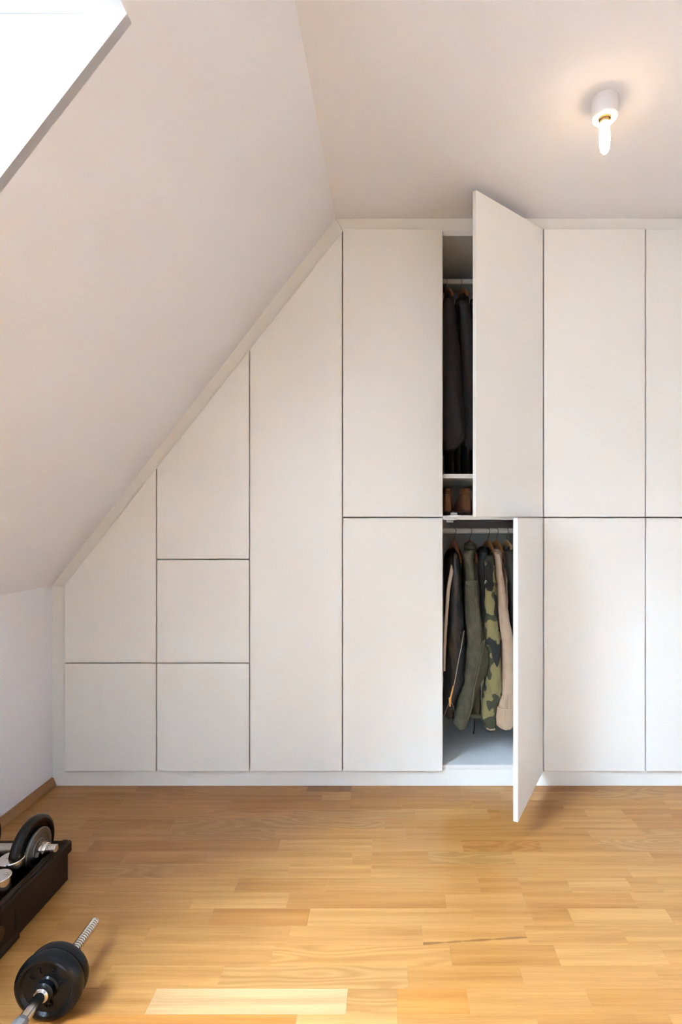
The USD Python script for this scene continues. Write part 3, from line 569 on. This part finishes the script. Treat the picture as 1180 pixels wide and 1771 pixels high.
# adjustable dumbbell lying across the box rims
def disc(axis, at, r, half, hub, recess=.006, n=64):
    pr = [(0, -half + recess * .4), (hub * .55, -half + recess * .4), (hub, -half * .8), (hub * 1.12, -half + recess), (r * .74, -half + recess), (r * .80, -half + .001), (r * .88, -half), (r * .97, -half + .004), (r, -half + .010),
          (r, half - .010), (r * .97, half - .004), (r * .88, half), (r * .80, half - .001), (r * .74, half - recess), (hub * 1.12, half - recess), (hub, half * .8), (hub * .55, half - recess * .4), (0, half - recess * .4)]
    return lathe(pr, n, axis, at)
def threaded(a, b, r, pitch=.0042, flip=False):
    pr = [(0, a)]; z = a
    pr += [(r * .8, a), (r, a + .0015)]
    z = a + .0015
    while z + pitch < b - .0015:
        pr += [(r, z + pitch * .45), (r * .86, z + pitch * .60), (r * .86, z + pitch * .85), (r, z + pitch)]; z += pitch
    pr += [(r, b - .0015), (r * .8, b), (0, b)]
    return pr
def star(axis, at, r, h, n=6):
    pts = []
    for k in range(n * 8):
        a = 2 * math.pi * k / (n * 8); q = r * (1 + .17 * math.cos(n * a)); pts.append((q * math.cos(a), q * math.sin(a)))
    m = trimesh.creation.extrude_polygon(Polygon(pts), h, engine='earcut')
    if axis == 'x': m.apply_transform(np.array([[0, 0, 1, 0], [0, 1, 0, 0], [-1, 0, 0, 0], [0, 0, 0, 1.]]))
    if axis == 'y': m.apply_transform(np.array([[1, 0, 0, 0], [0, 0, 1, 0], [0, -1, 0, 0], [0, 0, 0, 1.]]))
    m.apply_translation(at); return m
dy, dz = 1.668, .1490
d = thing('adjustable_dumbbell', 'adjustable dumbbell with black plates and star collar lying across the wooden box', 'dumbbell', (-1.25, dy, .014))
for a, b_ in ((-1.155, -1.066), (-1.447, -1.30)): obj('bar_end', lathe(threaded(a, b_, .0125), 32, 'x', (0, dy, dz)), 'chrome', d, 30)
obj('grip', lathe([(0, -1.302), (.0150, -1.302), (.0150, -1.154), (0, -1.154)], 32, 'x', (0, dy, dz)), 'chrome_dull', d, 30)
for xc_ in (-1.143, -1.322): obj('weight_plate', disc('x', (xc_, dy, dz), .098, .014, .026), 'black_iron', d, 30)
for xc_ in (-1.124, -1.342): obj('inner_plate', lathe([(0, -.005), (.056, -.005), (.061, -.002), (.061, .003), (.058, .005), (.046, .0045), (.044, .003), (.030, .003), (.028, .005), (0, .005)], 56, 'x', (xc_, dy, dz)), 'zinc', d, 30, label='small dull metal plate')
for xc_, s in ((-1.117, 1), (-1.350, -1)):
    c = obj('star_collar', star('x', (xc_ if s > 0 else xc_ - .010, dy, dz), .024, .010), 'chrome', d, 30, label='chrome star collar')
    obj('collar_hub', lathe([(0, 0), (.0185, 0), (.0185, .010), (.0165, .014), (0, .014)] if s > 0 else [(0, -.014), (.0165, -.014), (.0185, -.010), (.0185, 0), (0, 0)], 32, 'x', (xc_ + s * .010, dy, dz)), 'chrome', c, 30)
# small chrome dumbbells standing on end in the box
def small_dumbbell(x, y, zt_, r, label, tilt):
    q = thing('chrome_dumbbell', label, 'dumbbell', (x, y, .014)); h = zt_ - .0145
    def T(m):
        m.apply_transform(trimesh.transformations.rotation_matrix(math.radians(tilt), [.3, 1, 0], (x, y, .0145))); return m
    hd = lambda a, b_: [(0, a), (r - .002, a), (r, a + .002), (r, b_ - .002), (r - .002, b_), (0, b_)]
    obj('weight_head', T(lathe(hd(.0145, .062), 56, at=(x, y, 0))), 'chrome', q, 30); tp = obj('weight_head', T(lathe(hd(zt_ - .050, zt_), 56, at=(x, y, 0))), 'chrome', q, 30)
    obj('handle', T(lathe([(0, .06), (.013, .06), (.0145, .09), (.013, zt_ - .048), (0, zt_ - .048)], 32, at=(x, y, 0))), 'chrome', q, 30)
    dots = [lathe([(0, zt_ - .0002), (.0022, zt_ - .0002), (.0022, zt_ + .0005), (0, zt_ + .0005)], 12, at=(x + a, y + b_, 0)) for a, b_ in ((.012, .008), (.016, .014), (.020, .006), (-.012, -.002))]
    for q_ in dots: obj('stamp', T(q_), 'chrome_dull', tp)
small_dumbbell(X(17, 1.585), 1.585, Z(1483, 1.585), .0355, 'chrome dumbbell standing on end in the box, nearer the black plate', 2)
small_dumbbell(X(-5, 1.505), 1.505, Z(1515, 1.505), .0335, 'chrome dumbbell standing on end in the box at the left picture edge', 1)

# ------------------------------------------------------------------ dumbbell on the floor
ax, az = -.8225, .0800
d = thing('floor_dumbbell', 'dumbbell with black plates and chrome bar lying on the oak floor', 'dumbbell', (ax, 1.10, 0))
for a, b_ in ((1.295, 1.456), (.735, .905)): obj('bar_end', lathe(threaded(a, b_, .0128, .0068), 36, 'y', (ax, 0, az)), 'chrome', d, 30)
for a, b_ in ((1.165, 1.262), (.930, 1.025)): obj('bar', lathe([(0, a), (.0128, a), (.0128, b_), (0, b_)], 32, 'y', (ax, 0, az)), 'chrome', d, 30)
obj('grip', lathe([(0, 1.020), (.014, 1.020), (.0168, 1.028), (.0168, 1.160), (.014, 1.170), (0, 1.170)], 8, 'y', (ax, 0, az)), 'knurl', d)
for yy in (1.232, .953): obj('bar_flange', lathe([(0, yy - .005), (.0150, yy - .005), (.0175, yy - .003), (.0175, yy + .005), (0, yy + .005)], 40, 'y', (ax, 0, az)), 'chrome', d, 30)
def floor_plate(yc, r, half): return disc('y', (ax, yc, az), r, half, .024, .007, 72)
p1 = obj('weight_plate', floor_plate(1.2605, .0795, .0155), 'black_iron', d, 30)
obj('weight_plate', floor_plate(1.2895, .0755, .0135), 'black_iron', d, 30)
obj('weight_plate', floor_plate(.9255, .0795, .0155), 'black_iron', d, 30); obj('weight_plate', floor_plate(.8965, .0755, .0135), 'black_iron', d, 30)
for yy in (1.240, .945): obj('hub', lathe([(0, yy - .006), (.021, yy - .006), (.0235, yy - .003), (.0235, yy + .012), (0, yy + .012)], 40, 'y', (ax, 0, az)), 'black_iron', d, 30)
# raised cast lettering on the face of the plate
def letter(ch, ang, rad, h, yy=1.2520, depth=.0022):
    m = meshkit.text_mesh(ch, h, depth, True); m.apply_translation((-m.extents[0] / 2 - m.bounds[0][0], -h / 2, 0))
    m.apply_transform(np.array([[1, 0, 0, 0], [0, 0, -1, 0], [0, 1, 0, 0], [0, 0, 0, 1.]]))       # x right, z up, towards -y
    rot = ang - 90; m.apply_transform(trimesh.transformations.rotation_matrix(math.radians(-rot), [0, 1, 0])); 
    m.apply_translation((ax + rad * math.cos(math.radians(ang)), yy, az + rad * math.sin(math.radians(ang)))); return m
for ch, an in (('I', 148), ('I', 112), ('R', 66), ('A', 18)): obj('raised_letter', letter(ch, an, .042, .015, depth=.0032), 'black_iron', p1)
kg = meshkit.text_mesh('KG', .012, .0032, True); kg.apply_translation((-kg.extents[0] / 2 - kg.bounds[0][0], 0, 0)); kg.apply_transform(np.array([[1, 0, 0, 0], [0, 0, -1, 0], [0, 1, 0, 0], [0, 0, 0, 1.]])); kg.apply_translation((ax + .003, 1.2520, az - .046))
obj('raised_letter', kg, 'black_iron', p1)
